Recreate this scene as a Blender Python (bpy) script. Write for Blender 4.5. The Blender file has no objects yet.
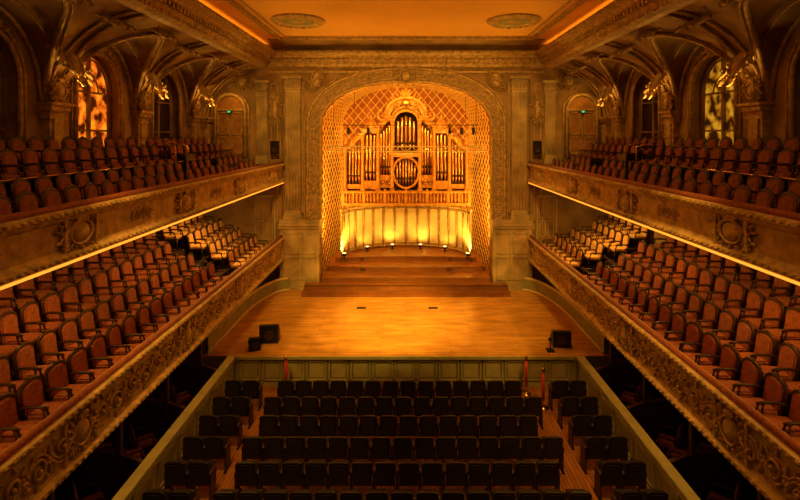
import bpy, math, random
from mathutils import Matrix, Vector
random.seed(4)
PI=math.pi
sc=bpy.context.scene
sc.view_settings.view_transform='Standard'
sc.view_settings.look='None'
sc.view_settings.exposure=0.22
COL=sc.collection

# ------------------------------------------------------------------ materials
def mat(name,c,rough=.6,metal=0,var=.25,scale=3.0,bump=.0,bscale=20,emit=0,emc=None,sheen=0,spec=.4):
    m=bpy.data.materials.new(name); m.use_nodes=True
    nt=m.node_tree; b=nt.nodes['Principled BSDF']
    tc=nt.nodes.new('ShaderNodeTexCoord')
    nz=nt.nodes.new('ShaderNodeTexNoise'); nz.inputs['Scale'].default_value=scale; nz.inputs['Detail'].default_value=5
    nt.links.new(tc.outputs['Object'],nz.inputs['Vector'])
    cr=nt.nodes.new('ShaderNodeValToRGB')
    cr.color_ramp.elements[0].position=.3; cr.color_ramp.elements[1].position=.7
    cr.color_ramp.elements[0].color=(*[x*(1-var) for x in c],1)
    cr.color_ramp.elements[1].color=(*[min(1,x*(1+var*.6)) for x in c],1)
    nt.links.new(nz.outputs['Fac'],cr.inputs['Fac'])
    nt.links.new(cr.outputs['Color'],b.inputs['Base Color'])
    b.inputs['Roughness'].default_value=rough; b.inputs['Metallic'].default_value=metal
    b.inputs['Specular IOR Level'].default_value=spec
    if sheen: b.inputs['Sheen Weight'].default_value=sheen
    if bump:
        n2=nt.nodes.new('ShaderNodeTexNoise'); n2.inputs['Scale'].default_value=bscale; n2.inputs['Detail'].default_value=4
        nt.links.new(tc.outputs['Object'],n2.inputs['Vector'])
        bp=nt.nodes.new('ShaderNodeBump'); bp.inputs['Strength'].default_value=bump; bp.inputs['Distance'].default_value=.03
        nt.links.new(n2.outputs['Fac'],bp.inputs['Height']); nt.links.new(bp.outputs['Normal'],b.inputs['Normal'])
    if emit:
        b.inputs['Emission Color'].default_value=(*(emc or c),1); b.inputs['Emission Strength'].default_value=emit
    return m
def woodmat(name,c1,c2,pw,pl,rough=.35,along='X'):
    m=bpy.data.materials.new(name); m.use_nodes=True
    nt=m.node_tree; b=nt.nodes['Principled BSDF']
    tc=nt.nodes.new('ShaderNodeTexCoord'); mp=nt.nodes.new('ShaderNodeMapping')
    if along=='Y': mp.inputs['Rotation'].default_value=(0,0,PI/2)
    nt.links.new(tc.outputs['Object'],mp.inputs['Vector'])
    br=nt.nodes.new('ShaderNodeTexBrick'); br.inputs['Scale'].default_value=1
    br.inputs['Brick Width'].default_value=pl; br.inputs['Row Height'].default_value=pw
    br.inputs['Mortar Size'].default_value=.008; br.offset=.37
    br.inputs['Color1'].default_value=(*c1,1); br.inputs['Color2'].default_value=(*c2,1)
    br.inputs['Mortar'].default_value=(*[x*.3 for x in c1],1)
    nt.links.new(mp.outputs['Vector'],br.inputs['Vector'])
    mp2=nt.nodes.new('ShaderNodeMapping'); mp2.inputs['Scale'].default_value=(1.0,3,1)
    nt.links.new(mp.outputs['Vector'],mp2.inputs['Vector'])
    nz=nt.nodes.new('ShaderNodeTexNoise'); nz.inputs['Scale'].default_value=1.2; nz.inputs['Detail'].default_value=8
    nt.links.new(mp2.outputs['Vector'],nz.inputs['Vector'])
    mx=nt.nodes.new('ShaderNodeMix'); mx.data_type='RGBA'; mx.blend_type='MULTIPLY'; mx.inputs['Factor'].default_value=.8
    nt.links.new(br.outputs['Color'],mx.inputs['A'])
    cr=nt.nodes.new('ShaderNodeValToRGB'); cr.color_ramp.elements[0].color=(.5,.42,.32,1); cr.color_ramp.elements[0].position=.3
    cr.color_ramp.elements[1].color=(1,1,1,1); cr.color_ramp.elements[1].position=.7
    nt.links.new(nz.outputs['Fac'],cr.inputs['Fac']); nt.links.new(cr.outputs['Color'],mx.inputs['B'])
    nt.links.new(mx.outputs['Result'],b.inputs['Base Color'])
    b.inputs['Roughness'].default_value=rough
    return m
M_plas=mat('plaster_stone',(.50,.37,.18),.65,var=.4,scale=1.5,bump=.3,bscale=9)
M_wall=mat('plaster_wall',(.36,.22,.085),.7,var=.45,scale=1.2,bump=.3,bscale=7)
M_gold=mat('gilded_plaster',(.54,.37,.15),.5,metal=.15,var=.45,scale=6,bump=.3,bscale=25)
M_ceil=mat('ceiling_ochre',(.85,.48,.10),.75,var=.08,scale=.6)
M_lat=mat('lattice_gold',(.92,.62,.18),.45,metal=.1,var=.15,scale=5)
M_apse=mat('apse_ochre',(.46,.15,.02),.6,var=.25,scale=2)
M_door=mat('door_ochre',(.40,.19,.05),.6,var=.35,scale=3)
M_cream=mat('cream_paint',(.80,.64,.34),.5,var=.1,scale=3)
M_green=mat('grey_green_paint',(.32,.31,.14),.5,var=.2,scale=3,bump=.1)
M_greend=mat('grey_green_trim',(.44,.40,.19),.45,var=.2,scale=3)
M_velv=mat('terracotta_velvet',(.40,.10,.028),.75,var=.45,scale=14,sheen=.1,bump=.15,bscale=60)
M_velv2=mat('stage_lit_velvet',(.66,.38,.12),.75,var=.3,scale=14,sheen=.1)  # chair velvet tinted yellower, stage light put into the colour
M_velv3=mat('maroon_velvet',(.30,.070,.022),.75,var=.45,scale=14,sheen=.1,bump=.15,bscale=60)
M_wood=mat('dark_walnut',(.060,.020,.009),.4,var=.4,scale=9)
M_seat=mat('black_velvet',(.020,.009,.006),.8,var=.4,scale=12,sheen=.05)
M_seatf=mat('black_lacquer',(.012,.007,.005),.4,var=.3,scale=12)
M_deck=mat('balcony_carpet',(.035,.013,.007),.9,var=.4,scale=6)
M_dark=mat('dark_paint',(.05,.025,.012),.8,var=.4,scale=3)
M_black=mat('black_metal',(.012,.012,.012),.4,var=.2)
M_pipe=mat('organ_tin',(.68,.38,.10),.28,metal=.95,var=.2,scale=5)
M_case=mat('organ_oak',(.62,.28,.045),.4,metal=.1,var=.45,scale=5,bump=.2)
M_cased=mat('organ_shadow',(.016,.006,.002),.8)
M_brass=mat('brass',(.8,.5,.15),.25,metal=1,var=.1)
M_red=mat('red_post',(.65,.04,.02),.4)
M_led=mat('led_strip',(1,.6,.15),.5,emit=1.1,emc=(1,.38,.035))
M_lamp=mat('lamp_lens',(1,.8,.5),.4,emit=7,emc=(1,.58,.18))
M_lens=mat('glass_lens',(.15,.10,.06),.15,var=.1)
M_exit=mat('exit_green',(.05,.5,.2),.4,emit=.6,emc=(.1,.9,.3))
M_glass=mat('dark_glass',(.05,.025,.010),.3,var=.4,scale=2)
M_rise=woodmat('riser_wood',(.36,.14,.03),(.25,.09,.018),.14,2.2)
M_stage=woodmat('stage_planks',(.84,.44,.095),(.66,.32,.06),.18,2.4,rough=.3)
M_floor=woodmat('parterre_parquet',(.56,.23,.06),(.44,.17,.04),.1,.9,rough=.4,along='Y')
def winlit(name,c1,c2,st):
    m=bpy.data.materials.new(name); m.use_nodes=True; nt=m.node_tree; b=nt.nodes['Principled BSDF']
    tc=nt.nodes.new('ShaderNodeTexCoord'); v=nt.nodes.new('ShaderNodeTexNoise'); v.inputs['Scale'].default_value=2.6; v.inputs['Detail'].default_value=7
    nt.links.new(tc.outputs['Object'],v.inputs['Vector'])
    cr=nt.nodes.new('ShaderNodeValToRGB'); e=cr.color_ramp.elements
    e[0].position=.42; e[0].color=(*[x*.05 for x in c1],1); e[1].position=.64; e[1].color=(*c2,1)
    k=e.new(.52); k.color=(*c1,1)
    nt.links.new(v.outputs['Fac'],cr.inputs['Fac']); nt.links.new(cr.outputs['Color'],b.inputs['Emission Color'])
    b.inputs['Emission Strength'].default_value=st; b.inputs['Base Color'].default_value=(.06,.02,.005,1); b.inputs['Roughness'].default_value=.6; b.inputs['Specular IOR Level'].default_value=.1
    return m
M_winL=winlit('stained_glass_red',(.85,.13,.005),(1,.34,.012),.9)
M_winR=winlit('stained_glass_amber',(.50,.17,.006),(.9,.42,.02),.55)

# ------------------------------------------------------------------ mesh builder
class MB:
    def __init__(s): s.v=[];s.f=[];s.m=[];s.sm=[];s.M=Matrix.Identity(4)
    def add(s,vs,fs,mi=0,smooth=False):
        o=len(s.v)
        for p in vs: s.v.append(tuple(s.M@Vector(p)))
        for f in fs: s.f.append([o+i for i in f]); s.m.append(mi); s.sm.append(smooth)
    def box(s,x0,x1,y0,y1,z0,z1,mi=0):
        if x0>x1:x0,x1=x1,x0
        if y0>y1:y0,y1=y1,y0
        s.add([(x0,y0,z0),(x1,y0,z0),(x1,y1,z0),(x0,y1,z0),(x0,y0,z1),(x1,y0,z1),(x1,y1,z1),(x0,y1,z1)],
              [(0,3,2,1),(4,5,6,7),(0,1,5,4),(1,2,6,5),(2,3,7,6),(3,0,4,7)],mi)
    def prism(s,poly,ax,a,b,mi=0,smooth=False):
        n=len(poly)
        def P(p,t): return (t,p[0],p[1]) if ax=='x' else ((p[0],t,p[1]) if ax=='y' else (p[0],p[1],t))
        vs=[P(p,a) for p in poly]+[P(p,b) for p in poly]
        fs=[(i,(i+1)%n,n+(i+1)%n,n+i) for i in range(n)]
        s.add(vs,fs,mi,smooth)
        s.add(vs,[tuple(range(n-1,-1,-1)),tuple(range(n,2*n))],mi,False)
    def tube(s,pts,r,sides=6,mi=0,smooth=True,closed=False):
        pts=[Vector(p) for p in pts]; n=len(pts)
        if not hasattr(r,'__len__'): r=[r]*n
        vs=[];prev=None
        for i,p in enumerate(pts):
            if closed: t=pts[(i+1)%n]-pts[i-1]
            else: t=pts[min(i+1,n-1)]-pts[max(i-1,0)]
            if t.length<1e-9: t=Vector((0,0,1))
            t.normalize()
            if prev is None:
                up=Vector((0,0,1)) if abs(t.z)<.9 else Vector((0,1,0))
                a=t.cross(up).normalized()
            else:
                a=prev-t*prev.dot(t)
                if a.length<1e-6: a=t.cross(Vector((0,0,1)))
                a.normalize()
            prev=a; b=t.cross(a)
            for k in range(sides):
                w=2*PI*(k+.5)/sides
                vs.append(tuple(p+(a*math.cos(w)+b*math.sin(w))*r[i]))
        fs=[]
        for i in range(n if closed else n-1):
            j=(i+1)%n
            for k in range(sides):
                k2=(k+1)%sides
                fs.append((i*sides+k,i*sides+k2,j*sides+k2,j*sides+k))
        if not closed:
            fs.append(tuple(range(sides-1,-1,-1))); fs.append(tuple(range((n-1)*sides,n*sides)))
        s.add(vs,fs,mi,smooth)
    def lathe(s,prof,c,seg=12,mi=0,smooth=True):
        vs=[];n=len(prof)
        for (r,z) in prof:
            for k in range(seg):
                w=2*PI*k/seg; vs.append((c[0]+r*math.cos(w),c[1]+r*math.sin(w),c[2]+z))
        fs=[(i*seg+k,i*seg+(k+1)%seg,(i+1)*seg+(k+1)%seg,(i+1)*seg+k) for i in range(n-1) for k in range(seg)]
        fs.append(tuple(range(seg-1,-1,-1))); fs.append(tuple(range((n-1)*seg,n*seg)))
        s.add(vs,fs,mi,smooth)
    def ell(s,c,r,seg=8,rings=5,mi=0,rot=0):
        vs=[];ca,sa=math.cos(rot),math.sin(rot)
        for i in range(rings+1):
            ph=PI*i/rings
            for k in range(seg):
                w=2*PI*k/seg
                x=r[0]*math.sin(ph)*math.cos(w); y=r[1]*math.sin(ph)*math.sin(w); z=r[2]*math.cos(ph)
                vs.append((c[0]+x*ca-z*sa,c[1]+y,c[2]+x*sa+z*ca))
        fs=[(i*seg+k,(i+1)*seg+k,(i+1)*seg+(k+1)%seg,i*seg+(k+1)%seg) for i in range(rings) for k in range(seg)]
        s.add(vs,fs,mi,True)
    def mesh(s,name,mats):
        me=bpy.data.meshes.new(name); me.from_pydata(s.v,[],s.f)
        for m in mats: me.materials.append(m)
        me.polygons.foreach_set('material_index',s.m); me.polygons.foreach_set('use_smooth',s.sm)
        me.update(); return me
    def obj(s,name,mats,parent=None,loc=(0,0,0),rz=0):
        return inst(name,s.mesh(name,mats),parent,loc,rz)
def inst(name,me,parent=None,loc=(0,0,0),rz=0,rot=None,scale=None):
    o=bpy.data.objects.new(name,me); COL.objects.link(o); o.location=loc; o.rotation_euler=rot if rot else (0,0,rz)
    if scale: o.scale=scale
    if parent: o.parent=parent
    return o
def empty(name,loc=(0,0,0)):
    o=bpy.data.objects.new(name,None); COL.objects.link(o); o.location=loc; o.empty_display_size=.2; return o

# ------------------------------------------------------------------ ornaments (local plane XZ, facing -Y)
def scroll(mb,cx,cz,R,dr,a0,turns=1.4,r0=.16,mi=0,y=0):
    n=18; pts=[];rr=[]
    for i in range(n):
        t=i/(n-1); a=a0+dr*turns*2*PI*t; r=R*(1-.8*t)
        pts.append((cx+r*math.cos(a),y-.02*t,cz+r*math.sin(a))); rr.append(R*r0*(.45+.75*math.sin(PI*min(1,t*1.1+.1))))
    mb.tube(pts,rr,5,mi); mb.ell((cx,y-.03,cz),(R*.24,R*.22,R*.24),6,4,mi)
def leaf(mb,cx,cz,a,L,w,mi=0,y=0):
    mb.ell((cx+math.cos(a)*L/2,y,cz+math.sin(a)*L/2),(w/2,w*.45,L/2),6,4,mi,rot=a-PI/2)
def frieze(L,H,name):
    mb=MB(); R=H*.30
    for k,(cx,up) in enumerate(((L*.25,1),(L*.75,-1))):
        cz=H*.5+up*H*.06
        scroll(mb,cx,cz,R,up,PI if up>0 else PI,1.6)
        for j in range(7):
            a=j*2*PI/7+.3; leaf(mb,cx+R*1.05*math.cos(a),cz+R*1.05*math.sin(a),a+.6*up,H*.2,H*.1)
        pts=[(cx-L*.25+L*.5*t,0,H*.5-up*H*.32*math.sin(PI*t)) for t in [i/8 for i in range(9)]]
        mb.tube(pts,H*.045,5)
    for cx in (0,L*.5):
        for j in range(5): a=j*2*PI/5; mb.ell((cx+H*.09*math.cos(a),0,H*.5+H*.09*math.sin(a)),(H*.07,H*.06,H*.07),6,4)
        leaf(mb,cx,H*.55,PI/2,H*.32,H*.12); leaf(mb,cx,H*.45,-PI/2,H*.32,H*.12)
    return mb.mesh(name,[M_gold])
def cartouche(W,H,name):
    mb=MB()
    mb.ell((0,0,0),(W*.2,.07,H*.33),12,6)
    pts=[(W*.24*math.cos(a),-.01,H*.38*math.sin(a)) for a in [i*2*PI/20 for i in range(20)]]
    mb.tube(pts,W*.03,5,closed=True)
    for s in(-1,1):
        scroll(mb,s*W*.36,H*.22,W*.13,s,PI/2,1.3); scroll(mb,s*W*.36,-H*.2,W*.12,-s,-PI/2,1.3)
        scroll(mb,s*W*.15,-H*.42,W*.09,s,0,1.2)
        for j in range(4): leaf(mb,s*W*(.22+.07*j),H*(.42-.1*j),PI/2-s*(.3+.35*j),H*.24,W*.07)
        for j in range(3): leaf(mb,s*W*(.25+.08*j),-H*(.40-.12*j),-PI/2+s*(.4+.4*j),H*.2,W*.06)
    for j in range(7):
        a=PI/2+(j-3)*.33; leaf(mb,W*.06*math.cos(a),H*.36,a,H*.24,W*.06,y=-.02)
    leaf(mb,0,-H*.36,-PI/2,H*.26,W*.1)
    return mb.mesh(name,[M_gold])
FR_LOW=frieze(1.05,.62,'frieze_scroll_relief')
FR_SM=frieze(.84,.36,'frieze_small_relief')
CART=cartouche(1.5,.75,'cartouche_relief')
CARTB=cartouche(1.5,1.5,'cartouche_large_relief')

Y0,Y1=-3.9,23.1
XW=9.6
BAYS=[-1.8+4.2*i for i in range(6)]
BND=[-3.9+4.2*i for i in range(7)]
# ------------------------------------------------------------------ floor and ceiling
mb=MB(); mb.box(-10,10,Y0-.3,29.5,-.3,0); mb.obj('floor',[M_floor])
ZC=12.75
mb=MB(); mb.box(-7.0,7.0,Y0,Y1+.4,ZC,ZC+.2,0)
for off,(w,h) in ((0,(.16,.10)),(.35,(.07,.05))):
    xa=5.75-off; yb=21.55-off
    for s in(-1,1): mb.box(s*xa,s*(xa-w),Y0+.5,yb,ZC-h,ZC+.01,1)
    mb.box(-xa+w,xa-w,yb-w,yb,ZC-h,ZC+.01,1)
mb.obj('ceiling',[M_ceil,M_gold])
mb=MB(); 
pts=[]
for i in range(9):
    t=i/8*PI/2; pts.append((21.7+1.35*math.sin(t),ZC-.02-.5*(1-math.cos(t))))
poly=pts+[(23.1,ZC)]
mb.prism(poly,'x',-6.3,6.3,0,True); mb.obj('trim_1',[M_wall])
for s in(-1,1):
  for yy in(18.26,6.0):
    mb=MB()
    mb.lathe([(1.0,0),(1.02,-.05),(.95,-.10),(.85,-.08),(.80,-.04),(.76,-.04),(.72,-.09),(.64,-.09),(.6,-.03),(.3,-.03),(.26,-.07),(.0,-.09)],(0,0,0),36,0)
    for k in range(24):
        a=k*2*PI/24; mb.M=Matrix.Rotation(a,4,'Z'); mb.ell((.90,0,-.10),(.035,.09,.03),5,4,0)
    mb.M=Matrix.Identity(4)
    mb.lathe([(.60,-.035),(.60,-.06),(.3,-.06)],(0,0,0),30,1)
    mb.obj('ceiling_rosette',[M_gold,M_green],None,(s*4.1,yy,ZC-.005))

# ------------------------------------------------------------------ side walls with lunette vaults
XC0,ZC0,ZSP=6.75,11.7,8.9
def zc(x): return ZSP+2.8*math.sqrt(max(0,1-((x-XC0)/(XW-XC0))**2))
SW=.87
def zl(s):
    return -1 if abs(s)>=SW else 9.25+2.25*math.sqrt(1-(s/SW)**2)
HW,ZS,RI=1.10,9.7,1.2
for side,nm in((-1,'left'),(1,'right')):
    W=MB()
    W.box(side*XW,side*(XW+.5),Y0,Y1,0,8.0,0)
    W.box(side*(XW+.40),side*(XW+.5),Y0,Y1,8.0,ZC,0)
    nx,ns=26,44
    for yc in BAYS+[22.8]:
        last=(yc>22); 
        vs=[];fs=[]
        ys=[ -1+2*j/ns for j in range(ns+1)]
        for j,sv in enumerate(ys):
            for i in range(nx+1):
                a=i/nx*PI/2; x=XC0+(XW-XC0)*math.sin(a)
                yy=yc+sv*(2.1 if not last else 1.5)
                z=zc(x) if last else max(zc(x),zl(sv))
                vs.append((side*x,yy,z))
        for j in range(ns):
            for i in range(nx):
                q=j*(nx+1)+i; fs.append((q,q+1,q+nx+2,q+nx+1))
        if last:
            vs=[(x,min(y,Y1),z) for x,y,z in vs]
        W.add(vs,fs,0,False)
        if last:
            W.box(side*XW,side*(XW+.4),21.3,Y1,8,9.0,0); continue
        N=24
        hp=[(yc+HW,8.0)]+[(yc+HW*math.cos(PI*i/N),ZS+RI*math.sin(PI*i/N)) for i in range(N+1)]+[(yc-HW,8.0)]
        op=[(yc+2.1,8.0)]+[(yc+ (2.1 if i==0 else -2.1 if i==N else 2.1*SW*math.cos(PI*i/N)),9.25+2.25*math.sin(PI*i/N)) for i in range(N+1)]+[(yc-2.1,8.0)]
        n=len(hp)
        W.add([(side*XW,a,b) for a,b in hp]+[(side*XW,a,b) for a,b in op],[(i,i+1,n+i+1,n+i) for i in range(n-1)],0)
        W.add([(side*XW,a,b) for a,b in hp]+[(side*(XW+.4),a,b) for a,b in hp],[(i,i+1,n+i+1,n+i) for i in range(n-1)],0)
    W.obj('wall_'+nm,[M_wall])
    T=MB()
    for yc in BAYS:
        rib=[];rib2=[];rib3=[]
        for k in range(33):
            s_=-SW+2*SW*k/32; z=9.25+2.25*math.sqrt(max(0,1-(s_/SW)**2))
            x=XC0+(XW-XC0)*math.sqrt(max(0,1-((z-ZSP)/2.8)**2))
            rib.append((side*(x-.02),yc+2.1*s_,z-.02))
            rib3.append((side*(XW-.05),yc+2.1*s_*.97,z-.06))
        T.tube(rib,.085,6); T.tube(rib3,.07,6)
        T.tube([(p[0]-side*.12,yc+(p[1]-yc)*1.04,p[2]-.02) for p in rib[2:-2]],.035,5)
        for hh,rr in((0,.07),(.16,.035)):
            ap=[(side*(XW-.03),yc+HW+hh,8.0)]+[(side*(XW-.03),yc+(HW+hh)*math.cos(PI*i/20),ZS+(RI+hh)*math.sin(PI*i/20)) for i in range(21)]+[(side*(XW-.03),yc-HW-hh,8.0)]
            T.tube(ap,rr,6)
        T.ell((side*(XW-.06),yc,ZS+RI+.12),(.12,.16,.24),8,6)
        for q in(-1,1):
            for j in range(4): T.ell((side*(XW-.05),yc+q*(.25+.2*j),ZS+RI+.18-.05*j*j),(.06,.11,.07),6,4)
        pp=[(side*(XW-.55),yc+2.1*s_*.86,9.25+2.25*math.sqrt(max(0,1-(s_*.86/SW)**2))-.015) for s_ in [ -.8+1.6*k/16 for k in range(17)]]
        T.tube(pp,.03,5)
    for yb in BND+[22.75]:
        w=.26
        T.box(side*XW,side*(XW-.22),yb-w,yb+w,7.2,9.05)
        T.box(side*XW,side*(XW-.27),yb-w*.6,yb+w*.6,7.6,8.9)
        T.box(side*XW,side*(XW-.34),yb-w-.1,yb+w+.1,9.0,9.14)
        T.box(side*XW,side*(XW-.28),yb-w-.05,yb+w+.05,8.78,8.86)
        T.box(side*XW,side*(XW-.42),yb-w-.16,yb+w+.16,9.14,9.22)
        for dy in(-.2,.2):
            T.tube([(side*(XC0+(XW-XC0)*math.sin(a)-.04),yb+dy,zc(XC0+(XW-XC0)*math.sin(a))-.04) for a in [PI/2*.97-k/14*PI/2*.9 for k in range(15)]],.05,5)
    T.obj('trim_2' if side<0 else 'trim_3',[M_gold])
    E=bpy.data.objects['trim_2' if side<0 else 'trim_3']
    for yb in BND[1:]:
        inst('cartouche',CARTB,E,(side*9.02,yb,10.42),rot=(math.radians(-28),0,-side*PI/2),scale=(.75,1.6,.95))
        inst('cartouche',CART,E,(side*7.85,yb,11.42),rot=(math.radians(-62),0,-side*PI/2),scale=(1.0,1.6,1.1))
        inst('cartouche',CART,E,(side*9.3,yb,9.55),rot=(0,0,-side*PI/2),scale=(.5,1.4,.8))
    for yc in BAYS:
        inst('cartouche',CART,E,(side*7.55,yc,11.50),rot=(math.radians(-60),0,-side*PI/2),scale=(.8,1.6,.8))
    C=MB()
    prof=[(6.8,11.6),(6.62,11.66),(6.62,11.8),(6.52,11.86),(6.50,11.98),(6.36,12.06),(6.32,12.14),(6.15,12.22),(6.15,12.34),(6.3,12.38),(7.05,12.38),(7.05,11.6)]
    C.prism([(side*a,b) for a,b in prof],'y',Y0,Y1,0)
    C.box(side*6.95,side*7.1,Y0,Y1,12.3,ZC+.2,0)
    y=Y0+.1
    while y<Y1-.2:
        C.box(side*6.38,side*6.52,y,y+.11,11.87,11.99,0)
        y+=.22
    y=Y0+.1
    while y<Y1-.2:
        C.ell((side*6.16,y,12.28),(.05,.09,.06),6,4,0); C.ell((side*6.63,y,11.72),(.05,.07,.07),5,4,0); y+=.2
    C.obj('trim_4' if side<0 else 'trim_5',[M_gold])
    for wi,yc in enumerate(BAYS):
        lit=(wi==4)
        B=MB(); x=side*(XW+.33)
        N=20; hw=HW-.02
        out=[(yc+hw,8.0)]+[(yc+hw*math.cos(PI*i/N),ZS+(RI-.02)*math.sin(PI*i/N)) for i in range(N+1)]+[(yc-hw,8.0)]
        B.add([(x+side*.04,a,b) for a,b in out],[tuple(range(len(out)))],1)
        B.tube([(x,a,b) for a,b in out],.07,5,0)
        B.tube([(x-side*.03,yc+(a-yc)*.86,8.0+(b-8.0)*.95) for a,b in out],.03,5,0)
        B.box(x-.05,x+.05,yc-.05,yc+.05,8.0,ZS+RI,0)
        for zz in(8.5,ZS,): B.box(x-.035,x+.035,yc-hw,yc+hw,zz-.03,zz+.03,0)
        B.tube([(x,yc+.5*math.cos(PI*i/10),ZS+.55*math.sin(PI*i/10)) for i in range(11)],.025,5,0)
        g=(M_winL if side<0 else M_winR) if lit else M_glass
        B.obj('window_%d'%(wi+1+(0 if side<0 else 6)),[M_wall,g])
mb=MB(); mb.box(-10,10,Y0-.3,Y0,0,ZC+.2); mb.obj('wall_back',[M_wall])

# ------------------------------------------------------------------ proscenium wall
AW,AZ,AR=4.1,8.75,2.2
def archpt(off,th):
    c,s=math.cos(th),math.sin(th)
    e=.88
    return ((AW+off)*math.copysign(abs(c)**e,c),AZ+(AR+off)*abs(s)**e)
F=MB()
for s in(-1,1): F.box(s*AW,s*10.0,Y1,Y1+.5,0,ZC+.2,0)
N=40
ap=[archpt(0,PI*i/N) for i in range(N+1)]
for yy in(Y1,Y1+.5): F.add([(a,yy,b) for a,b in ap]+[(a,yy,ZC+.2) for a,b in ap],[(i,i+1,N+2+i,N+1+i) for i in range(N)],0)
F.add([(a,Y1,b) for a,b in ap]+[(a,Y1+.5,b) for a,b in ap],[(i,i+1,N+2+i,N+1+i) for i in range(N)],0)
F.obj('wall_front',[M_wall])
A=MB()
def archline(off,z0=4.25,y=0,n=60):
    return [(AW+off,Y1+y,z0+(AZ-z0)*i/14) for i in range(14)]+[(lambda p:(p[0],Y1+y,p[1]))(archpt(off,PI*i/n)) for i in range(n+1)]+[(-(AW+off),Y1+y,AZ-(AZ-z0)*(i+1)/14) for i in range(14)]
for off,r,y in((.03,.07,-.04),(.14,.035,-.06),(.52,.04,-.08),(.63,.08,-.08),(.76,.04,-.04)): A.tube(archline(off,y=y),r,6)
L1=archline(.1,y=-.04);L2=archline(.6,y=-.04);n=len(L1)
A.add(L1+L2,[(i,i+1,n+i+1,n+i) for i in range(n-1)],1)
L=archline(.33,y=-.07,n=120)
acc=0;nxt=0
for i in range(len(L)-1):
    p=Vector(L[i]);q=Vector(L[i+1]);d=(q-p).length
    while nxt<acc+d:
        c=p+(q-p)*((nxt-acc)/d); t=(q-p).normalized(); ang=math.atan2(t.z,t.x)
        k=round(nxt/.21)
        if k%2==0:
            A.ell(tuple(c),(.10,.07,.10),8,5)
            for w in range(5):
                aa=ang+w*2*PI/5; A.ell((c.x+.12*math.cos(aa),c.y,c.z+.12*math.sin(aa)),(.05,.05,.07),5,4,rot=aa-PI/2)
        else:
            for sg in(-1,1): leaf(A,c.x,c.z,ang+PI/2+sg*.9+PI*(sg<0),.17,.07,y=c.y); leaf(A,c.x,c.z,ang+PI/2-sg*.9+PI*(sg<0),.17,.07,y=c.y)
        nxt+=.21
    acc+=d
A.obj('trim_6',[M_gold,M_plas])
E=bpy.data.objects['trim_6']
inst('keystone_cartouche',CARTB,E,(0,Y1-.14,11.2),scale=(.8,1.5,.5))
def pilaster(P,xc,w,z0,z1,y,fl=True):
    h=w/2
    P.box(xc-h,xc+h,y-.16,y,z0,z1)
    P.box(xc-h-.07,xc+h+.07,y-.25,y,z0,z0+.18); P.box(xc-h-.04,xc+h+.04,y-.21,y,z0+.18,z0+.30)
    P.box(xc-h-.05,xc+h+.05,y-.22,y,z1-.62,z1-.55)
    P.box(xc-h-.1,xc+h+.1,y-.28,y,z1-.12,z1)
    for s in(-1,1):
        scroll(P,xc+s*h*.8,z1-.27,.14,s,PI/2,1.4,.2,0,y-.22)
    for j in range(5): leaf(P,xc+(j-2)*h*.36,z1-.55,PI/2,.3,.12,0,y-.2)
    if fl:
        n=5
        for j in range(n):
            xx=xc-h+w*(j+.5)/n; P.tube([(xx,y-.165,z0+.45),(xx,y-.165,z1-.75)],w/n*.30,6)
P=MB()
for s in(-1,1):
    pilaster(P,s*5.42,.72,4.35,11.2,Y1)
    pilaster(P,s*6.9,.5,7.0,11.0,Y1)
    P.box(s*4.12,s*6.0,Y1-.30,Y1,1.0,3.95)
    P.box(s*4.08,s*6.06,Y1-.38,Y1,3.95,4.08); P.box(s*4.1,s*6.02,Y1-.45,Y1,4.08,4.22); P.box(s*4.1,s*6.02,Y1-.33,Y1,4.22,4.35)
    P.box(s*4.10,s*6.04,Y1-.37,Y1,1.0,1.3)
    for (a,b,c,d) in((4.3,4.95,1.5,2.6),(5.1,5.8,1.5,2.6),(4.3,4.95,2.75,3.75),(5.1,5.8,2.75,3.75)):
        for (u0,u1,v0,v1) in((a,b,c,c+.05),(a,b,d-.05,d),(a,a+.05,c,d),(b-.05,b,c,d)):
            P.box(s*u0,s*u1,Y1-.34,Y1-.30,v0,v1)
    for (a,b,c,d) in((4.92,4.99,4.6,11.0),(5.92,5.97,4.6,11.0),(6.15,6.5,7.3,10.9),(6.15,6.5,4.2,6.0)):
        for (u0,u1,v0,v1) in((a,b,c,c+.05),(a,b,d-.05,d),(a,a+.04,c,d),(b-.04,b,c,d)):
            P.box(s*u0,s*u1,Y1-.05,Y1,v0,v1)
P.obj('trim_7',[M_plas]); E=bpy.data.objects['trim_7']
for s in(-1,1):
    inst('wall_cartouche',CARTB,E,(s*7.85,Y1-.08,11.0),scale=(.7,1.3,.55))
    inst('wall_cartouche',CARTB,E,(s*6.3,Y1-.08,9.6),scale=(.4,1.2,1.0))
    for zz in(10.9,11.25): inst('wall_cartouche',CART,E,(s*4.3,Y1-.1,zz),rot=(0,s*.7,0),scale=(.7,1.2,.6))
C=MB()
fp=[(Y1-(6.8-a)-.0 if a<6.9 else Y1,b) for a,b in prof]
C.prism(fp,'x',-6.6,6.6,0)
x=-6.4
while x<6.4:
    C.box(x,x+.11,Y1-.42,Y1-.28,11.87,11.99); C.ell((x,Y1-.64,12.28),(.09,.05,.06),6,4); x+=.22
C.box(-6.6,6.6,Y1-.10,Y1,11.38,11.46)
C.obj('trim_8',[M_gold]); 
k=1
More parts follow.
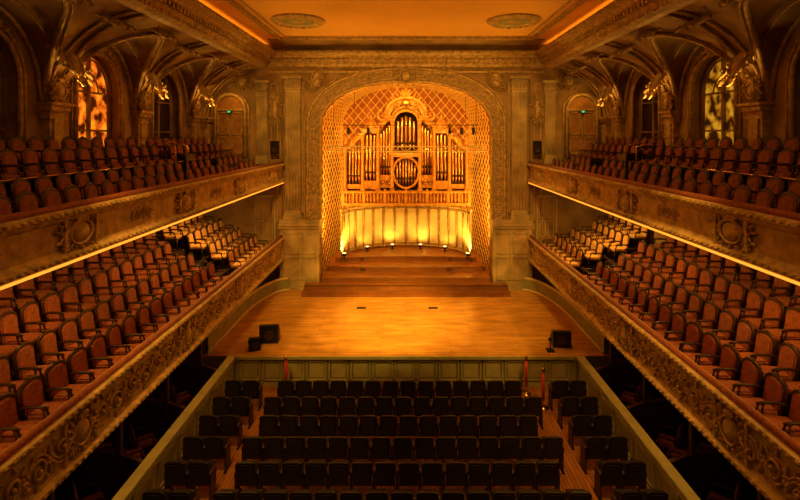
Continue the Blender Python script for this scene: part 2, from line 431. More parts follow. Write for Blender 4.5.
for s in(-1,1):
    D=MB(); xc=s*8.45
    out=[(xc+.72,7.3)]+[(xc+.72*math.cos(PI*i/16),9.6+.75*math.sin(PI*i/16)) for i in range(17)]+[(xc-.72,7.3)]
    D.tube([(a,Y1-.06,b) for a,b in out],.09,6,0); D.tube([(xc+(a-xc)*1.22,Y1-.04,b+.04*(b>9)) for a,b in out],.05,6,0)
    D.prism(out,'y',Y1-.04,Y1,1)
    for q in(-1,1):
        for(a,b,c,d) in((.08,.6,7.5,8.3),(.08,.6,8.4,9.5)):
            for(u0,u1,v0,v1) in((a,b,c,c+.05),(a,b,d-.05,d),(a,a+.05,c,d),(b-.05,b,c,d)): D.box(xc+q*u0,xc+q*u1,Y1-.08,Y1-.04,v0,v1,0)
    D.box(xc-.02,xc+.02,Y1-.09,Y1-.04,7.3,9.6,0); D.box(xc-.7,xc+.7,Y1-.09,Y1-.04,9.57,9.65,0)
    D.obj('door_%d'%k,[M_gold,M_door]); k+=1
    D=MB(); D.box(xc-.09,xc+.09,Y1-.2,Y1-.1,9.45,9.57,0); D.box(xc-.07,xc+.07,Y1-.21,Y1-.2,9.47,9.55,1); D.obj('exit_sign',[M_black,M_exit])
    D=MB(); xc=s*6.75
    D.box(xc-.42,xc+.42,Y1-.05,Y1,3.3,5.4,1); D.box(xc-.5,xc-.42,Y1-.09,Y1,3.3,5.45,0); D.box(xc+.42,xc+.5,Y1-.09,Y1,3.3,5.45,0); D.box(xc-.5,xc+.5,Y1-.09,Y1,5.4,5.5,0)
    for q in(-1,1):
        for(a,b,c,d) in((.05,.36,3.5,4.3),(.05,.36,4.4,5.3)):
            for(u0,u1,v0,v1) in((a,b,c,c+.04),(a,b,d-.04,d),(a,a+.04,c,d),(b-.04,b,c,d)): D.box(xc+q*u0,xc+q*u1,Y1-.07,Y1-.05,v0,v1,0)
    D.obj('door_%d'%k,[M_plas,M_wall]); k+=1

# ------------------------------------------------------------------ organ alcove with lattice
def S(u,t,ins=0):
    ph=t*PI/2; y=Y1+.5+4.9*math.sin(ph); k=1-math.cos(ph)
    w=AW+.45-.75*k-ins; rise=AR+.45-.1*k-ins
    LV=AZ-1.0; tot=2*LV+PI*3.3; d=u*tot
    if d<LV: return (w,y,1.0+d)
    if d>tot-LV: return (-w,y,1.0+(tot-d))
    th=(d-LV)/(PI*3.3)*PI
    c,s=math.cos(th),math.sin(th); e=.88
    return (w*math.copysign(abs(c)**e,c),y,AZ+rise*abs(s)**e)
G=MB(); nu,ntt=90,16
vs=[S(i/nu,j/ntt) for j in range(ntt+1) for i in range(nu+1)]
G.add(vs,[(j*(nu+1)+i,j*(nu+1)+i+1,(j+1)*(nu+1)+i+1,(j+1)*(nu+1)+i) for j in range(ntt) for i in range(nu)],0,True)
bk=[S(i/nu,1) for i in range(nu+1)]
G.add(bk,[tuple(range(nu+1))],0)
nd=50; ndp=11
for k_ in range(-ndp,nd+1):
    for dr in(1,-1):
        pts=[]
        for j in range(41):
            t=j/40; u=(k_+ndp*t)/nd
            if dr<0: u=1-u
            if 0<=u<=1: pts.append(S(u,t,.05))
        if len(pts)>1: G.tube(pts,.034,4,1,False)
yb=Y1+5.32
def inside(x,z):
    if abs(x)>3.75: return False
    return z<AZ+2.5*(1-(abs(x)/3.8)**2.27)**.44 and z>4
for k_ in range(-30,31):
    for dr in(1,-1):
        seg=[]
        for j in range(160):
            x=-3.75+7.5*j/159; z=8+k_*.62+dr*x*1.2
            if inside(x,z): seg.append((x,yb,z))
        if len(seg)>1: G.tube([seg[0],seg[-1]],.034,4,1,False)
for i in range(-14,15):
    for j in range(-8,9):
        x=i*.62/2/1.2*1.0; z=8+j*.62+(.31 if i%2 else 0)
        if inside(x,z) and (z>8): G.ell((x,yb-.03,z),(.07,.04,.07),6,4,1)
G.obj('organ_alcove_lattice',[M_apse,M_lat])

# ------------------------------------------------------------------ stage
SH=1.03
T=MB()
T.box(-6.9,6.9,16.0,Y1+.0,0.0,SH-.04,1); T.box(-4.6,4.6,Y1,28.6,0,SH-.04,1)
T.box(-6.9,6.9,15.95,Y1,SH-.04,SH,0); T.box(-4.6,4.6,Y1,28.6,SH-.04,SH,0)
T.box(-5.6,5.6,15.88,16.0,SH-.10,SH-.005,2); T.box(-5.6,5.6,15.93,16.0,0,.14,2)
x=-5.5
while x<5.3:
    for(u0,u1,v0,v1) in((x,x+.66,.2,.24),(x,x+.66,.82,.86),(x,x+.04,.2,.86),(x+.62,x+.66,.2,.86)): T.box(u0,u1,15.94,16.0,v0,v1,2)
    T.box(x+.1,x+.56,15.97,16.0,.3,.76,2)
    x+=.733
T.obj('stage',[M_stage,M_green,M_greend])
for s in(-1,1):
    path=[(6.62,16.05),(6.62,19.2)]+[(6.62-1.1*(1-math.cos(a)),19.2+3.5*math.sin(a)) for a in [PI/2*i/10 for i in range(1,11)]]
    B=MB(); ip=[(s*(x),y) for x,y in path]; n=len(ip)
    vs=[(x,y,SH) for x,y in ip]+[(x,y,SH+.55) for x,y in ip]+[(x+s*.12,y,SH+.55) for x,y in ip]+[(x+s*.12,y,SH) for x,y in ip]
    B.add(vs,[(r*n+i,r*n+i+1,(r+1)*n+i+1,(r+1)*n+i) for r in range(3) for i in range(n-1)],0)
    B.tube([(x+s*.06,y,SH+.58) for x,y in ip],.06,6,1)
    B.tube([(x-s*.02,y,SH+.05) for x,y in ip],.05,5,1)
    B.obj('stage_side_parapet',[M_green,M_cream])
R=MB()
def tier(xw,y0,y1,z0,z1,curve=0):
    n=16; pts=[(-xw+2*xw*i/n,y0+curve*((2*i/n-1)**2)) for i in range(n+1)]+[(xw,y1),(-xw,y1)]
    R.prism(pts,'z',z0,z1-.04,0); R.prism([(a,b-.03) if i<=n else (a,b) for i,(a,b) in enumerate(pts)],'z',z1-.04,z1,1)
tier(4.75,21.8,Y1-.48,SH,1.25); tier(4.7,22.15,Y1-.48,1.25,1.47)
tier(3.98,Y1-.5,27.4,SH,1.68,0); tier(3.9,23.6,27.3,1.68,1.9,.2); tier(3.6,24.9,27.3,1.9,2.12,-.3)
R.obj('stage_riser',[M_rise,M_rise])
for s,x in((-1,-1.9),(1,1.15)):
    B=MB(); B.box(x-.2,x+.2,20.3,20.5,SH,SH+.015,0); B.box(x-.17,x+.17,20.33,20.47,SH+.015,SH+.03,1); B.obj('floor_socket_box',[M_black,M_dark])
A=MB(); n=16
def sp(ph,r=0): return ((3.35-r)*math.sin(ph),24.7+(2.55-r)*math.cos(ph))
ang=[-PI/2+PI*i/n for i in range(n+1)]
for i in range(n):
    a,b=ang[i],ang[i+1]; p,q=sp(a),sp(b)
    A.add([(*p,2.13),(*q,2.13),(*q,4.5),(*p,4.5)],[(0,1,2,3)],0)
    m=.12*(b-a); p,q=sp(a+m*1.2,.04),sp(b-m*1.2,.04)
    A.add([(*p,2.35),(*q,2.35),(*q,4.25),(*p,4.25)],[(0,1,2,3)],0)
for a in ang:
    p=sp(a,.04); A.tube([(*p,2.14),(*p,4.5)],.05,6,1)
for z,r in((2.2,.06),(2.3,.03),(4.3,.04),(4.48,.09)): A.tube([(*sp(-PI/2+PI*i/40,.03),z) for i in range(41)],r,6,1)
A.obj('acoustic_shell',[M_cream,M_gold])

# ------------------------------------------------------------------ organ
O=MB(); yo=26.45; zb=4.6
O.box(-3.5,3.5,yo-.55,yo+1.0,zb,zb+.12,0); O.box(-3.4,3.4,yo-.1,yo+1.0,zb+.12,zb+.75,0)
O.box(-3.5,3.5,yo-.52,yo-.36,zb+.66,zb+.76,0)
for j in range(37):
    x=-3.42+j*.19
    if j%6==0: O.box(x-.08,x+.08,yo-.53,yo-.35,zb+.12,zb+.70,0); O.ell((x,yo-.44,zb+.82),(.07,.07,.07),8,5,0)
    else: O.lathe([(.045,.12),(.03,.18),(.065,.32),(.025,.50),(.045,.60),(.045,.66)],(x,yo-.44,zb),8,0)
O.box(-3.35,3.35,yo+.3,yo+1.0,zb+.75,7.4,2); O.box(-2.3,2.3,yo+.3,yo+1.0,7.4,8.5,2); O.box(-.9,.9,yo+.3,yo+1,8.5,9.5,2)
def pipe(x,y,z0,z1,r):
    O.lathe([(r*.25,0),(r,.38),(r*.98,.40),(r*.8,.43),(r*.98,.50),(r,.52),(r,z1-z0),(r*.85,z1-z0+.01)],(x,y,z0),10,3)
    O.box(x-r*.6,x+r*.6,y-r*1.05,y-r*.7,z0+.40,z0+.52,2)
def field(xc,w,n,z0,ztf,bow=0,k=.36):
    for j in range(n):
        u=(j+.5)/n*2-1; pipe(xc+u*w/2*(1-.5/n),yo+.10-bow*math.sqrt(max(0,1-u*u*.95)),z0,ztf(u),w/n*k)
def cap(xc,w,z,y0=yo-.15,h=.3):
    O.box(xc-w/2,xc+w/2,y0,yo+.6,z,z+h*.35,0); O.box(xc-w/2-.06,xc+w/2+.06,y0-.07,yo+.6,z+h*.35,z+h*.7,0); O.box(xc-w/2-.11,xc+w/2+.11,y0-.12,yo+.6,z+h*.7,z+h,0)
dk=[(-.70,7.45),(.70,7.45)]+[(.70*math.cos(PI*i/14),9.1+.65*math.sin(PI*i/14)) for i in range(15)]
O.prism(dk,'y',yo+.26,yo+.36,2)
O.tube([(a,yo-.2,b) for a,b in dk[1:]]+[(-.70,yo-.2,7.45)],.085,6,0)
field(0,1.22,5,7.5,lambda u:9.45-.45*u*u,.02,.34)
field(0,1.25,7,5.55,lambda u:7.15-.55*u*u,.02,.36)
O.tube([(.70*math.cos(PI*i/14),yo-.15,6.45+.75*math.sin(PI*i/14)) for i in range(15)],.08,6,0)
O.tube([(.70*math.cos(PI*i/14),yo-.18,6.35-.85*math.sin(PI*i/14)) for i in range(15)],.07,6,0)
cap(0,1.5,7.22,yo-.4,.22)
oa=[(1.12*math.cos(PI*i/18),9.45+1.0*math.sin(PI*i/18)) for i in range(19)]
ia=[(.80*math.cos(PI*i/18),9.15+.72*math.sin(PI*i/18)) for i in range(19)]
for yy in(yo-.25,yo+.3): O.add([(a,yy,b) for a,b in oa]+[(a,yy,b) for a,b in ia],[(i,i+1,20+i,19+i) for i in range(18)],0)
O.add([(a,yo-.25,b) for a,b in oa]+[(a,yo+.3,b) for a,b in oa],[(i,i+1,20+i,19+i) for i in range(18)],0)
O.tube([(a,yo-.3,b) for a,b in oa],.11,6,0)
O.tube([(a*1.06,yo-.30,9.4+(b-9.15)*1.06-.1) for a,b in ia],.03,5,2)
O.ell((0,yo-.34,10.12),(.26,.12,.24),10,6,3)
for s in(-1,1):
    scroll(O,s*.55,9.98,.2,s,PI/2,1.4,.22,0,yo-.3)
    scroll(O,s*1.28,9.45,.32,-s,PI/2,1.4,.26,0,yo-.15)
    cap(s*.95,.34,9.25,yo-.3,.2)
    for j in range(4): leaf(O,s*(.2+.22*j),10.5-.1*j*j*.6,PI/2-s*.35*j,.34,.18,0,yo-.2)
for j in range(5): leaf(O,0,10.42,PI/2+(j-2)*.4,.55,.18,0,yo-.25)
for s in(-1,1):
    field(s*1.15,.72,4,6.2,lambda u:8.7+.3*(-s*u),0)
    O.box(s*.74,s*1.52,yo-.05,yo+.1,5.5,6.2,0); 
    scroll(O,s*1.0,5.85,.17,s,0,1.4,.22,3,yo-.08); scroll(O,s*1.3,5.85,.13,-s,0,1.4,.22,3,yo-.08)
    O.tube([(s*(.78+.74*t),yo-.08,9.25-.25*t+.1*math.sin(2*PI*t)) for t in [i/8 for i in range(9)]],.12,6,0)
    for j in range(4): leaf(O,s*(.9+.17*j),9.15-.08*j,PI/2+s*.3*(j-2),.4,.17,0,yo-.08)
    field(s*1.95,.72,3,5.9,lambda u:8.35+.1*(1-u*u),.22); cap(s*1.95,.84,8.5,yo-.28,.26)
    O.box(s*1.58,s*2.32,yo-.2,yo+.1,5.45,5.9,0)
    O.lathe([(.40,0),(.40,.08),(.33,.28),(.18,.45),(.07,.52),(.11,.60),(.07,.70),(.02,.80)],(s*1.95,yo+.05,8.76),12,0)
    field(s*2.85,.80,4,5.7,lambda u:7.75-.35*s*u,0); O.box(s*2.4,s*3.28,yo-.05,yo+.1,5.45,5.7,0)
    O.tube([(s*(2.36+.95*t),yo-.05,8.3-.55*t+.12*math.sin(2*PI*t)) for t in [i/8 for i in range(9)]],.12,6,0)
    for j in range(4): leaf(O,s*(2.5+.2*j),8.25-.15*j,PI/2+s*.3*(j-1.5),.38,.16,0,yo-.05)
    for x,zt in((.76,9.3),(1.54,8.95),(2.38,8.5),(3.34,7.8)):
        O.lathe([(.11,0),(.11,.12),(.085,.16),(.075,zt-5.7),(.11,zt-5.6),(.13,zt-5.4)],(s*x,yo-.2,5.4),10,0)
        O.box(s*(x-.09),s*(x+.09),yo-.1,yo+.3,5.4,zt,0); O.box(s*(x-.14),s*(x+.14),yo-.34,yo+.3,zt-.10,zt+.02,0); O.box(s*(x-.13),s*(x+.13),yo-.34,yo+.3,5.3,5.45,0)
    O.lathe([(.1,0),(.15,.1),(.12,.25),(.05,.3),(.10,.42),(.02,.55)],(s*3.34,yo-.05,7.82),10,0)
    scroll(O,s*3.55,7.3,.24,s,PI/2,1.4,.26,0,yo)
O.box(-3.4,3.4,yo+.85,yo+1.0,2.13,4.6,1)
O.obj('pipe_organ',[M_case,M_cream,M_cased,M_pipe])

# ------------------------------------------------------------------ lighting truss, spotlights
def spot_mesh():
    b=MB()
    b.lathe([(.09,.22),(.11,.18),(.11,-.05),(.14,-.12),(.14,-.2)],(0,0,0),12,0)
    b.lathe([(.125,-.2),(.125,-.205)],(0,0,0),12,1)
    b.tube([(-.15,0,.0),(-.15,0,.25),(0,0,.34),(.15,0,.25),(.15,0,0)],.015,5,0); b.box(-.04,.04,-.04,.04,.32,.46,0)
    for a in(0,PI/2,PI,3*PI/2):
        b.M=Matrix.Rotation(a,4,'Z'); b.add([(-.1,-.13,-.2),(.1,-.13,-.2),(.12,-.24,-.33),(-.12,-.24,-.33)],[(0,1,2,3)],0)
    b.M=Matrix.Identity(4)
    return b.mesh('spotlight_body',[M_black,M_lens])
SPM=spot_mesh()
E=empty('lighting_truss',(0,0,0)); B=MB(); yt=23.75
for z in(7.58,7.82):
    for yy in(yt,yt+.3): B.tube([(-3.98,yy,z),(3.98,yy,z)],.03,6,0)
for i in range(26):
    x=-3.95+i*.304
    B.tube([(x,yt,7.58 if i%2 else 7.82),(x+.3,yt,7.82 if i%2 else 7.58)],.018,5,0)
    B.tube([(x,yt,7.58),(x,yt+.3,7.58)],.015,4,0)
for x in(-3.6,0,3.5): B.tube([(x,yt+.15,7.82),(x,yt+.15,10.6)],.010,5,1)
B.obj('truss_frame',[M_cream,M_black],E)
B=MB(); B.tube([(-3.2,24.2,8.9),(3.6,24.2,8.9)],.018,6,0)
for x in(-2.6,3.0): B.tube([(x,24.2,8.9),(x,24.2,10.6)],.010,5,0)
B.obj('pipe_batten',[M_black],E)
for i,x in enumerate((-2.9,-1.9,2.2,2.8,3.4)):
    inst('spotlight_%d'%i,SPM,E,(x,24.2,8.65),rot=(math.radians(20),0,random.uniform(-.4,.4)),scale=(.6,.6,.6))
def light(name,typ,loc,tgt,en,col,parent=None,**k):
    d=bpy.data.lights.new(name,typ); d.energy=en; d.color=col
    for a,b in k.items(): setattr(d,a,b)
    o=bpy.data.objects.new(name,d); COL.objects.link(o); o.location=loc
    if tgt is not None: o.rotation_euler=(Vector(tgt)-Vector(loc)).to_track_quat('-Z','Y').to_euler()
    if parent: o.parent=parent
    return o
W1=(1,.55,.065); W2=(1,.48,.07); W3=(1,.44,.045)
for (x,y,t,e) in((-3.15,24.5,(-4.2,25.6,6.5),620),(3.15,24.5,(4.2,25.6,6.5),620),(-.75,26.5,(-.9,27.6,4.6),60),(.8,26.5,(.9,27.6,4.6),60),(-2.1,26.0,(-2.4,27.4,4.6),30),(2.1,26.0,(2.4,27.4,4.6),30)):
    E=empty('floor_uplight',(x,y,2.12)); B=MB()
    B.lathe([(.10,0),(.10,.03),(.03,.05),(.03,.10),(.09,.12),(.11,.24),(.10,.25)],(0,0,0),12,0); B.lathe([(.085,.245),(.085,.256)],(0,0,0),12,1)
    B.obj('lamp_body',[M_black,M_lamp],E)
    light('lamp_light','SPOT',(0,0,.32),(t[0]-x,t[1]-y,t[2]-2.12),e,W1,E,spot_size=math.radians(140),spot_blend=.8,shadow_soft_size=.08)
TR=bpy.data.objects['lighting_truss']
for x,tx in((-2.4,-1.6),(2.4,1.6),(-3.2,-3.0),(3.2,3.0),(0.4,0)):
    light('organ_light','SPOT',(x,24.1,8.4) if abs(x)>1 else (0,24.0,7.4),(tx,26.6,7.6),75,W2,TR,spot_size=math.radians(95),spot_blend=.8,shadow_soft_size=.06)
for s in(-1,1):
    light('alcove_fill_light','AREA',(s*4.3,23.72,6.5),(s*3.2,28.5,7.5),270,W3,TR,shape='RECTANGLE',size=.12,size_y=6)  # added unseen strips behind the arch edges, brighten the lattice
light('alcove_fill_light','AREA',(0,23.75,11.15),(0,28.4,9.6),230,W3,TR,shape='RECTANGLE',size=4.5,size_y=.12)  # added unseen strip behind the crown, brightens the lattice

# ------------------------------------------------------------------ balconies
UP_ROWS=[(6.6,6.28),(7.35,6.45),(8.25,7.02),(9.0,7.28)]
LO_ROWS=[(6.60,2.75),(7.45,3.0),(8.3,3.42),(9.1,3.90)]
def balcony(side,rows,zt,zbm,sof,led):
    E=empty('balcony'); B=MB(); s=side
    X=5.87; h=zt-zbm
    p=[(X+.30,zbm),(X+.02,zbm),(X-.06,zbm+.05),(X-.06,zbm+.12),(X+.02,zbm+.17),(X+.05,zbm+.22),(X+.05,zt-.24),(X+.01,zt-.20),(X-.03,zt-.13),(X-.10,zt-.10),(X-.10,zt-.02),(X-.06,zt),(X+.22,zt),(X+.22,zbm+.1)]
    B.prism([(s*a,b) for a,b in p],'y',Y0,Y1-.02,0)
    B.tube([(s*(X+.06),Y0,zt+.03),(s*(X+.06),Y1-.05,zt+.03)],.07,8,2)
    y=Y0+.1
    while y<Y1-.1:
        B.ell((s*(X-.07),y,zbm+.085),(.03,.05,.035),5,4,0); B.ell((s*(X-.10),y+.0,zt-.06),(.025,.06,.035),5,4,0); y+=.16
    for yb in BND[1:]:
        for d in(-.42,.42): B.box(s*(X-.02),s*(X+.05),yb+d-.04,yb+d+.04,zbm+.2,zt-.2,0)
    B.obj('parapet',[M_gold,M_plas,M_velv3],E)
    D=MB(); poly=[(s*(X+.2),sof),(s*(X+.2),rows[0][1])]
    for i,(x,z) in enumerate(rows):
        if i>0: poly+=[(s*(x-.38),rows[i-1][1]),(s*(x-.38),z)]
    poly+=[(s*XW,rows[-1][1]),(s*XW,sof)]
    D.prism(poly,'y',Y0,Y1-.02,0); 
    D.box(s*(X+.2),s*XW,Y0,Y1-.02,sof-.03,sof,1)
    for yb in BND[1:]: D.box(s*(X+.25),s*XW,yb-.15,yb+.15,sof-.12,sof-.03,1)
    D.obj('deck',[M_deck,M_wall],E)
    rz=-side*PI/2
    if led:
        L=MB(); L.box(s*(X-.03),s*(X+.04),Y0+1,Y1-.1,zbm-.03,zbm-.002,0); L.obj('light_strip',[M_led],E)
        for yb in BND[1:]: inst('cartouche',CART,E,(s*(X+.03),yb,(zt+zbm)/2),rz,scale=(.8,1,.75))
        for yb in BND[1:]:
            inst('frieze_ornament',FR_SM,E,(s*(X+.04),yb-2.1+.42*side,(zt+zbm)/2-.18),rz,scale=(1,.8,1))
    else:
        y=Y0+.3
        while y<Y1-1.1:
            inst('frieze_ornament',FR_LOW,E,(s*(X+.03),y+(1.05 if side>0 else 0),zbm+.22),rz,scale=(1,1.3,1.06)); y+=1.05
        for yb in BND[1:]: inst('cartouche',CART,E,(s*(X+.0),yb,(zt+zbm)/2),rz,scale=(.6,1,.85))
    return E
for s in(-1,1):
    balcony(s,UP_ROWS,7.05,6.12,6.05,True)
    balcony(s,LO_ROWS,3.55,2.42,2.5,False)

# ------------------------------------------------------------------ balcony chair
def archout(hw,z0,zs,r,n=10): return [(-hw,z0)]+[(hw,z0)]+[(hw*math.cos(PI*i/n),zs+r*math.sin(PI*i/n)) for i in range(n+1)]
def chair_mesh(vm,name):
    b=MB()
    sh=Matrix(((1,0,0,0),(0,1,-.16,.07),(0,0,1,0),(0,0,0,1)))
    b.M=sh
    b.prism(archout(.27,.40,.84,.14),'y',-.27,-.23,1)
    for y0,y1,k in((-.285,-.215,.84),(-.30,-.20,.70)):
        o=archout(.27*k,.47,.84-.02,.14*k); b.prism(o,'y',y0,y1,0)
    b.tube([(p[0]*1.0,-.25,p[1]) for p in archout(.27,.40,.84,.14)[1:]]+[(-.27,-.25,.4)],.028,5,1)
    b.ell((0,-.25,.995),(.07,.02,.03),6,4,1)
    b.M=Matrix.Identity(4)
    b.prism([(-.25,-.22),(.25,-.22),(.27,.20),(.2,.25),(-.2,.25),(-.27,.20)],'z',.36,.42,1)
    b.prism([(-.23,-.2),(.23,-.2),(.25,.19),(.18,.23),(-.18,.23),(-.25,.19)],'z',.42,.47,0)
    b.prism([(-.19,-.18),(.19,-.18),(.21,.17),(.15,.2),(-.15,.2),(-.21,.17)],'z',.47,.495,0)
    for s in(-1,1):
        b.tube([(s*.26,-.27,.64),(s*.28,-.1,.66),(s*.285,.1,.655),(s*.28,.17,.62)],.026,6,1)
        b.tube([(s*.28,.13,.64),(s*.265,.17,.5),(s*.26,.18,.40)],.02,5,1)
        b.tube([(s*.24,.19,.38),(s*.235,.20,.2),(s*.23,.18,0)],[.028,.022,.016],6,1)
        b.tube([(s*.22,-.2,.4),(s*.22,-.23,.2),(s*.22,-.27,0)],[.025,.02,.016],5,1)
    return b.mesh(name,[vm,M_wood])
CH=chair_mesh(M_velv,'balcony_chair_mesh'); CH2=chair_mesh(M_velv2,'balcony_chair_lit_mesh'); CH3=chair_mesh(M_velv3,'balcony_chair_maroon_mesh')
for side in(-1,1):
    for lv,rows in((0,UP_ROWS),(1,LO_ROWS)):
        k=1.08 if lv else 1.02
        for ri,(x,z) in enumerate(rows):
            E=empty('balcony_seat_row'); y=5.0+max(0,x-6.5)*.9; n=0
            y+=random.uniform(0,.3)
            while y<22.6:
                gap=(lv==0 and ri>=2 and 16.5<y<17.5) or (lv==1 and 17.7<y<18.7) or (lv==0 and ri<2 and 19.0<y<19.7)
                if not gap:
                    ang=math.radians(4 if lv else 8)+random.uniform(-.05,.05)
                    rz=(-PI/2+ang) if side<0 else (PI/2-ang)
                    inst('chair_%d'%n,(CH2 if y>18 else CH) if lv else CH3,E,(side*(x+.02),y,z+.001),rz,scale=(k,k,k)); n+=1  # far lower chairs take the stage-lit tint
                y+=.63 if lv else .6
for side in(-1,1):
    B=MB()
    for y in(16.95,):
        for q in(-.45,.45):
            pts=[(side*7.92,y+q,7.02),(side*7.92,y+q,7.95),(side*9.3,y+q,8.35),(side*9.3,y+q,7.28)]
            B.tube(pts,.025,6,0)
    B.tube([(side*7.78,5,6.45),(side*7.78,5,7.45),(side*7.78,22.8,7.45),(side*7.78,22.8,6.45)],.022,6,0)
    B.obj('handrail',[M_brass])
for s in(-1,1):
    B=MB(); B.prism([(-.2,-.16),(.2,-.16),(.14,.16),(-.14,.16)],'z',0,.62,0)
    B.M=Matrix.Translation((0,-.165,.2))@Matrix.Rotation(PI/2,4,'X'); B.lathe([(.13,0),(.13,.02),(.09,.01),(.03,-.01)],(0,0,0),14,1); 
    B.M=Matrix.Translation((0,-.165,.47))@Matrix.Rotation(PI/2,4,'X'); B.lathe([(.06,0),(.06,.02),(.03,.0)],(0,0,0),12,1); B.M=Matrix.Identity(4)
    B.tube([(0,.16,.3),(0,.45,.3)],.03,6,0)
    B.obj('wall_loudspeaker',[M_black,M_dark],None,(s*6.15,Y1-.5,7.5))
    B=MB(); B.box(-.12,.12,-.25,.25,0,.18,0); B.box(-.04,.04,-.04,.04,-.55,0,0); B.tube([(0,.25,.09),(0,.33,.09)],.07,10,0)
    B.obj('followspot_projector',[M_black],None,(s*6.15,13.4,7.65))

# ------------------------------------------------------------------ parterre seats
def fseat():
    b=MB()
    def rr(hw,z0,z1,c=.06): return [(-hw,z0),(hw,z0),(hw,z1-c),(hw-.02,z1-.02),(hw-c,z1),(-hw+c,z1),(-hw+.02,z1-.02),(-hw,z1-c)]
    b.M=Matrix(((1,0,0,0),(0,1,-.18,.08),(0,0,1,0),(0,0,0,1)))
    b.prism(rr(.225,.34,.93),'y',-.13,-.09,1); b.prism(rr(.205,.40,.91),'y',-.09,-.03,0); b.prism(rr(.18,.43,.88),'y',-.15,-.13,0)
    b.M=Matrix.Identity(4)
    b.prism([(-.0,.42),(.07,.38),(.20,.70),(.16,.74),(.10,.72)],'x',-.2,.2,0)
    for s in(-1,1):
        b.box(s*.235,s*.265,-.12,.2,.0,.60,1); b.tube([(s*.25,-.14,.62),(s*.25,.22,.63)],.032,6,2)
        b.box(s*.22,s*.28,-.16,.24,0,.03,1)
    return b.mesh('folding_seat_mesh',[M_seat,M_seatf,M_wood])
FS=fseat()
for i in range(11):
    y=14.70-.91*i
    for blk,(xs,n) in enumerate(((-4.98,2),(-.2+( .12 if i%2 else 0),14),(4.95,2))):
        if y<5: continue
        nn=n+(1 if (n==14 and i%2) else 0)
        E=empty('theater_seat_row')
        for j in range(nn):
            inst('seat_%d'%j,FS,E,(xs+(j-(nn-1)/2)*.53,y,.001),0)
# ------------------------------------------------------------------ boxes under the lower balcony
for s in(-1,1):
    B=MB()
    X=5.68
    B.box(s*X,s*(X+.12),Y0,15.86,0,1.0,0); B.box(s*(X-.05),s*(X+.2),Y0,15.86,1.0,1.06,1); B.box(s*(X-.03),s*X,Y0,15.86,0,.12,1); B.box(s*(X-.03),s*X,Y0,15.86,.88,.93,1)
    y=Y0+.2
    while y<15:
        for(u0,u1,v0,v1) in((y,y+.85,.2,.24),(y,y+.85,.78,.82),(y,y+.04,.2,.82),(y+.81,y+.85,.2,.82)): B.box(s*(X-.02),s*X,u0,u1,v0,v1,1)
        y+=1.05
    B.obj('box_parapet',[M_green,M_greend])
    B=MB(); B.box(s*8.6,s*8.75,Y0,Y1-.02,0,2.38,0); B.obj('box_back_panel',[M_dark])
    y=14.9; 
    while y>2:
        B=MB(); B.prism([(s*(X+.21),0),(s*(X+.21),1.0),(s*6.3,1.15),(s*8.58,1.5),(s*8.58,0)],'y',y,y+.06,0)
        B.prism([(s*(X+.21),1.0),(s*(X+.21),1.06),(s*6.3,1.21),(s*8.58,1.56),(s*8.58,1.5),(s*6.3,1.15)],'y',y-.02,y+.08,1)
        B.box(s*6.35,s*6.45,y-.02,y+.08,0,2.37,1)
        B.obj('box_partition',[M_dark,M_wood])
        E=empty('box_chair_group')
        for a,(xx,yy) in enumerate(((6.75,.45),(6.75,1.05),(6.75,1.6),(7.6,.5),(7.6,1.2))):
            inst('chair_%d'%a,CH,E,(s*xx,y-2.1+yy+.1,.001),(-PI/2+.7) if s<0 else (PI/2-.7))
        y-=2.1
# ------------------------------------------------------------------ stage props
def speaker(x,y,w,h,rz):
    B=MB(); B.prism([(-.22,0),(.22,0),(.22,h*.55),(-.05,h),(-.22,h)],'x',-w/2,w/2,0)
    B.box(-w/2+.03,w/2-.03,.19,.225,.03,h*.5,1); B.tube([(-w/2-.02,-.05,h*.6),(-w/2-.02,.08,h*.6)],.02,5,1)
    B.M=Matrix.Translation((0,-.225,h*.45))@Matrix.Rotation(PI/2,4,'X'); B.lathe([(h*.3,0),(h*.3,.02),(h*.2,.01),(h*.06,.0)],(0,0,0),14,1)
    B.obj('stage_monitor_speaker',[M_black,M_dark],None,(x,y,SH+.001),rz)
speaker(-4.85,17.1,.66,.62,.1); speaker(-5.2,16.5,.4,.42,.3); speaker(5.4,16.75,.62,.55,-.1)
B=MB(); B.box(-.12,.12,-.12,.12,.0,.05,0); B.tube([(0,0,.05),(0,0,.35)],.02,6,0); B.ell((0,0,.4),(.07,.07,.07),8,6,0); B.obj('stage_microphone_stand',[M_black],None,(4.9,16.3,SH+.001))
for x,y in((-3.88,15.5),(3.88,15.5),(4.2,14.7)):
    B=MB(); B.lathe([(.18,0),(.18,.03),(.04,.05),(.035,.08),(.035,1.1),(.06,1.12),(.04,1.15),(.06,1.20),(.0,1.25)],(0,0,0),14,0)
    B.lathe([(.048,.25),(.048,1.05)],(0,0,0),10,1); B.obj('rope_stanchion',[M_brass,M_red],None,(x,y,0))

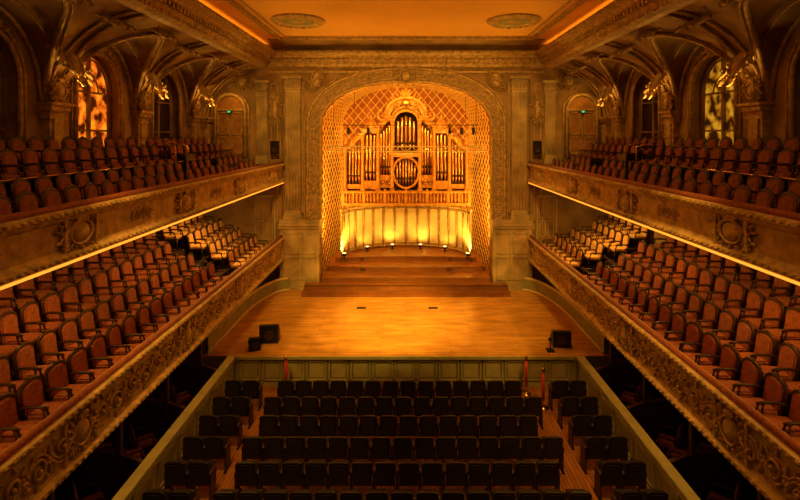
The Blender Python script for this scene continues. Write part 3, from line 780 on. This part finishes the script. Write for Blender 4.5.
# ------------------------------------------------------------------ lights
def fix(name,loc,tgt,en,col,ang=60,r=.15,blend=.7):  # unseen overhead spot, lamp and housing placed out of view
    E=empty(name,loc); d=(Vector(tgt)-Vector(loc))
    o=inst('housing',SPM,E,(0,0,0)); o.rotation_euler=d.to_track_quat('-Z','Y').to_euler()
    light('beam','SPOT',tuple(d.normalized()*.32),tuple(d),en,col,E,spot_size=math.radians(ang),spot_blend=blend,shadow_soft_size=r)
for s in(-1,1):
    fix('unseen_spotlight',(s*4.8,9.5,12.2),(s*2.2,20.2,1),3300,W1,36)
    fix('unseen_spotlight',(s*.9,10.0,12.3),(-.5+s*.5,19.0,1),5200,W1,26,.12,.55)
    fix('unseen_spotlight',(s*3.2,10.6,12.2),(s*2.6,23.1,7),1900,W2,62)
    fix('unseen_spotlight',(s*4.6,8.0,12.2),(s*4.1,12.2,0),1400,W2,42)  # pair added to brighten the stalls aisles
    o=light('cove_light','AREA',(s*6.6,10.5,12.46),None,60,W3,None,shape='RECTANGLE',size=25,size_y=.2)
    o.rotation_euler=(Matrix.Rotation(s*-PI/2,4,'Z')@Matrix.Rotation(math.radians(112),4,'X')).to_euler()
    for yy in(18.26,6.0):
        light('hall_fill_light','SPOT',(s*4.1,yy,12.62),(s*4.6,yy,0),360 if yy>10 else 210,W2,None,shadow_soft_size=.2,spot_size=math.radians(165),spot_blend=.6)  # added hall fill; the rosettes are vents, not lamps
    for yc in BAYS[1:]:
        light('seat_fill_light','AREA',(s*7.3,yc,5.9),(s*7.7,yc,0),30 if yc<18 else 85,W2,None,shape='DISK',size=.3)  # added fill over the lower seats, stronger in the last bay for stage spill
    for yb,e in zip(BND[2:],(14,34,60,80,90)):
        light('vault_fill_light','SPOT',(s*8.95,yb,9.35),(s*6.2,yb,12.9),e,W2,None,shadow_soft_size=.08,spot_size=math.radians(150),spot_blend=.8)  # invented uplight without fitting, added to light vaults and ceiling
    light('doorway_light','SPOT',(s*8.3,21.9,11.0),(s*8.5,23.1,8.6),60,W3,None,shadow_soft_size=.1,spot_size=math.radians(90),spot_blend=.8)
for s in(-1,1):
    for yy in(7.,12.,17.,21.):
        light('ceiling_fill_light','SPOT',(s*6.3,yy,7.2),(s*1.6,yy,12.8),300,W3,None,shadow_soft_size=.1,spot_size=math.radians(75),spot_blend=.9)  # added uplight without fitting, only brightens the ceiling
w=bpy.data.worlds.new('World'); sc.world=w; w.use_nodes=True; w.node_tree.nodes['Background'].inputs[0].default_value=(.02,.01,.004,1)

cd=bpy.data.cameras.new('camera'); cam=bpy.data.objects.new('camera',cd); COL.objects.link(cam)
cam.location=(0,0,8.3); cam.rotation_euler=(PI/2,0,0); cd.lens=21.6; cd.sensor_width=36
cd.shift_x=-6/800; cd.shift_y=-113/800; cd.clip_end=200
sc.camera=cam
